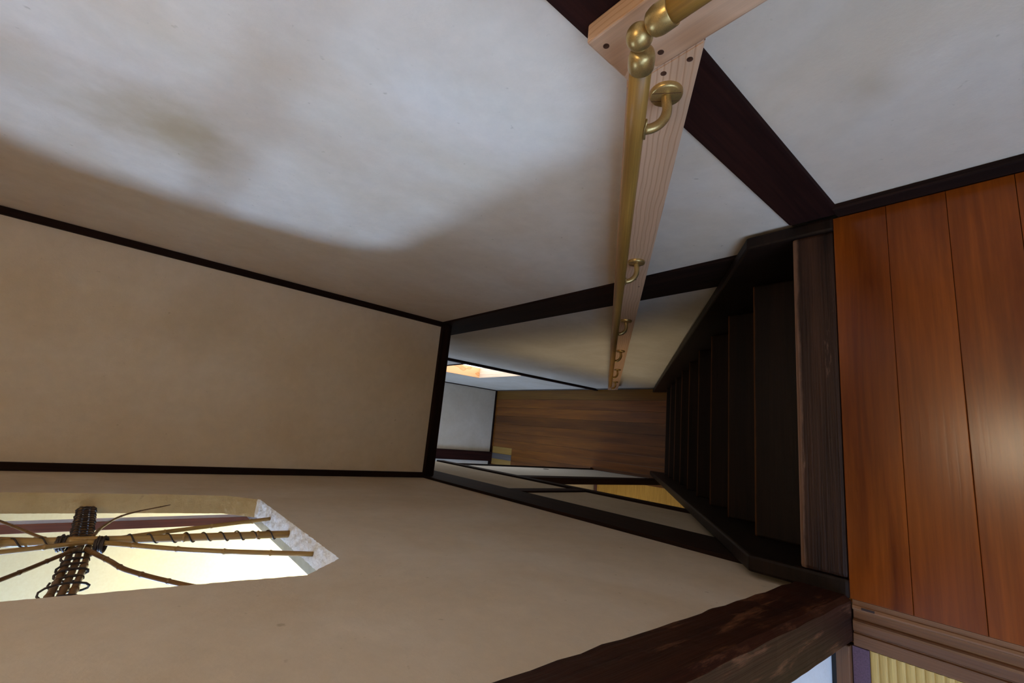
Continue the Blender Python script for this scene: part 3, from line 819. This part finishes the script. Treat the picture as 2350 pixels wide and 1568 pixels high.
S(box('trim_6', (0.539, XR), (YG - 0.010, YG), (ZG + 0.02, -0.16), 'dark', bev=0.001), 'fine dark corner strip in the lower hall', 'trim')
S(box('baseboard_lower_far', (-0.255, 0.541), (YG - 0.012, YG), (ZG, ZG + 0.022), 'dark', bev=0.001), 'thin dark baseboard under the lower end wall', 'baseboard')
tag(box('post', (-0.372, -0.256), (YG - 0.03, YG + 0.06), (ZG, -0.16), 'post_r', bev=0.003), 'dark red-brown post at the end of the lower hall', 'post')
S(slab('wall_hall_alcove', (-1.8, -0.373), (YG + 0.002, YG + 0.06), (ZG + 0.03, -0.16), 'wall_low'), 'pale strip of wall beside the lower hall post', 'wall')
S(box('trim_7', (-1.8, -0.373), (YG - 0.01, YG + 0.05), (ZG, ZG + 0.03), 'dark', bev=0.001), 'dark strip under the pale wall beside the lower hall post', 'trim')
S(slab('ceiling_lower', (-2.6, 0.62), (2.20, YG + 0.06), (-0.158, -0.12), 'ceiling'), 'board ceiling of the lower hall', 'ceiling')
# lower floor boards run away from the stairs
fg = thing('floor_lower', (0.1, 3.5, ZG - 0.03), 'brown wooden boards of the lower hall', 'floor', kind='structure')
xs = [0.541, 0.432, 0.325, 0.218, 0.112, 0.008, -0.086, -0.178, -0.262, -0.330, -0.40, -0.50, -0.60, -0.70, -0.80]
for i, (a, b) in enumerate(zip(xs, xs[1:])):
    y1 = 4.455 if -0.18 > a - 0.01 and a > -0.41 else YG - 0.012
    y0 = 1.9 if a > -0.25 else 3.19
    box('floor_board', (b + 0.0006, a - 0.0006), (y0, y1), (ZG - 0.03, ZG), 'floor_amber' if i == 0 else 'floor_low', fg, bev=0.0014, long='y')
for (a, b, m_) in ((-0.178, -0.262, 'floor_pale'), (-0.262, -0.330, 'floor_grey'), (-0.330, -0.400, 'floor_pale')):
    o = box('inset_board', (b + 0.0006, a - 0.0006), (4.457, YG - 0.032), (ZG - 0.03, ZG), m_, fg, bev=0.0014, long='y')
    if m_ == 'floor_grey':
        for k in range(5):
            xx = b + 0.008 + k * 0.013
            box('rib', (xx, xx + 0.006), (4.46, YG - 0.034), (ZG, ZG + 0.002), m_, o, bev=0.0005, long='y')
S(slab('floor_lower_base', (-0.80, 0.67), (0.2, YG + 0.06), (ZG - 0.12, ZG - 0.031), 'floor_low'), 'ground under the lower hall boards', 'floor')
# left side of the lower flight
S(slab('wall_left_lower', (-0.305, -0.262), (0.20, 3.15), (-0.822, -0.318), 'wall_low'), 'plaster band above the lower sliding door', 'wall')
S(box('trim_8', (-0.312, -0.252), (0.60, 3.15), (-0.885, -0.822), 'dark', bev=0.002), 'dark door head above the lower sliding door', 'trim')
S(box('trim_9', (-0.262, -0.254), (1.650, 1.735), (-0.822, -0.318), 'post_r', bev=0.002), 'short dark upright in the plaster band under the beam', 'trim')
S(box('trim_10', (-0.300, -0.270), (3.15, 3.185), (ZG, -0.16), 'dark', bev=0.002), 'thin dark post beyond the lower sliding door', 'trim')
tag(box('post', (-0.312, -0.268), (2.30, 2.415), (ZG, -0.885), 'dark', bev=0.003), 'black-brown post between lower sliding door and opening onto rush mats', 'post')
dr = thing('door_1', (-0.285, 2.78, ZG), 'white paper sliding door with black frame beside the lower hall', 'door', kind='structure')
box('paper_panel', (-0.292, -0.280), (2.415, 3.13), (ZG + 0.02, -0.90), 'paper', dr, bev=0.001)
for y0, y1 in ((3.128, 3.148), (2.416, 2.436)):
    box('stile', (-0.295, -0.277), (y0, y1), (ZG, -0.886), 'black', dr, bev=0.002)
for z0, z1 in ((ZG, ZG + 0.02), (-0.906, -0.886)):
    box('rail', (-0.295, -0.277), (2.437, 3.127), (z0, z1), 'black', dr, bev=0.002)
mwp = frame_matrix((-0.280, 3.03, -1.89), (1, 0, 0), (0, 0, 1))
pl = lathe('door_pull', [(0.0, 0.026), (0.0025, 0.026), (0.003, 0.022), (0.0008, 0.018), (0.0008, 0.001)], 'black', dr, mwp, segs=20)
S(slab('wall_left_lower_near', (-0.305, -0.262), (0.20, 0.90), (ZG, -0.886), 'wall_low'), 'plaster wall beside the top of the lower flight', 'wall')
# matted room downstairs
tatami('tatami_mat', (-1.25, -0.345), (1.0, 3.09), ZG + 0.002, 'yellow rush mat seen through the opening below the stairs', pitch=0.016, heri=[((-1.25, -0.345), (3.0905, 3.118))])
S(box('trim_11', (-0.344, -0.250), (1.0, 3.145), (ZG - 0.03, ZG + 0.001), 'sill', bev=0.001), 'wooden door track under the lower sliding door', 'trim')
S(slab('floor_lower_room', (-2.6, -0.345), (0.2, 3.15), (ZG - 0.12, ZG - 0.05), 'floor_low'), 'floor under the lower matted room', 'floor')
S(slab('wall_lower_room', (-2.6, -0.302), (3.150, 3.186), (ZG - 0.1, -0.16), 'wall_low'), 'partition between lower matted room and entrance', 'wall')
S(slab('wall_lower_side', (-2.66, -2.6), (0.14, YG + 0.06), (ZG - 0.1, -0.12), 'cream'), 'outer wall of the lower rooms', 'wall')
S(slab('wall_lower_rear', (-2.6, 0.62), (0.14, 0.20), (ZG - 0.1, -0.12), 'wall_low'), 'rear wall of the lower storey', 'wall')
S(slab('ceiling_lower_room', (-2.6, -0.316), (0.2, 2.20), (-0.30, -0.26), 'ceiling'), 'board ceiling of the lower matted room', 'ceiling')
wn = thing('added_window_5', (-2.59, 1.8, ZG + 0.6), 'unseen lit window added to the lower matted room', 'window', kind='structure')
box('paper_pane', (-2.597, -2.588), (1.1, 2.6), (ZG + 0.5, ZG + 1.8), 'lit_lower', wn, bev=0)
wn = thing('added_window_6', (-1.79, 4.0, ZG + 0.4), 'unseen lit entrance window added to the left of the lower hall', 'window', kind='structure')
box('paper_pane', (-1.80, -1.79), (3.35, 4.75), (ZG + 0.3, -0.6), 'lit_entry', wn, bev=0)
for y in (3.34, 4.05, 4.76):
    box('window_bar', (-1.80, -1.77), (y - 0.015, y + 0.015), (ZG + 0.28, -0.58), 'sash', wn)
S(slab('floor_entry', (-2.6, -0.80), (3.186, YG), (ZG - 0.12, ZG - 0.002), 'floor_low'), 'floor of the entrance left of the lower hall', 'floor')
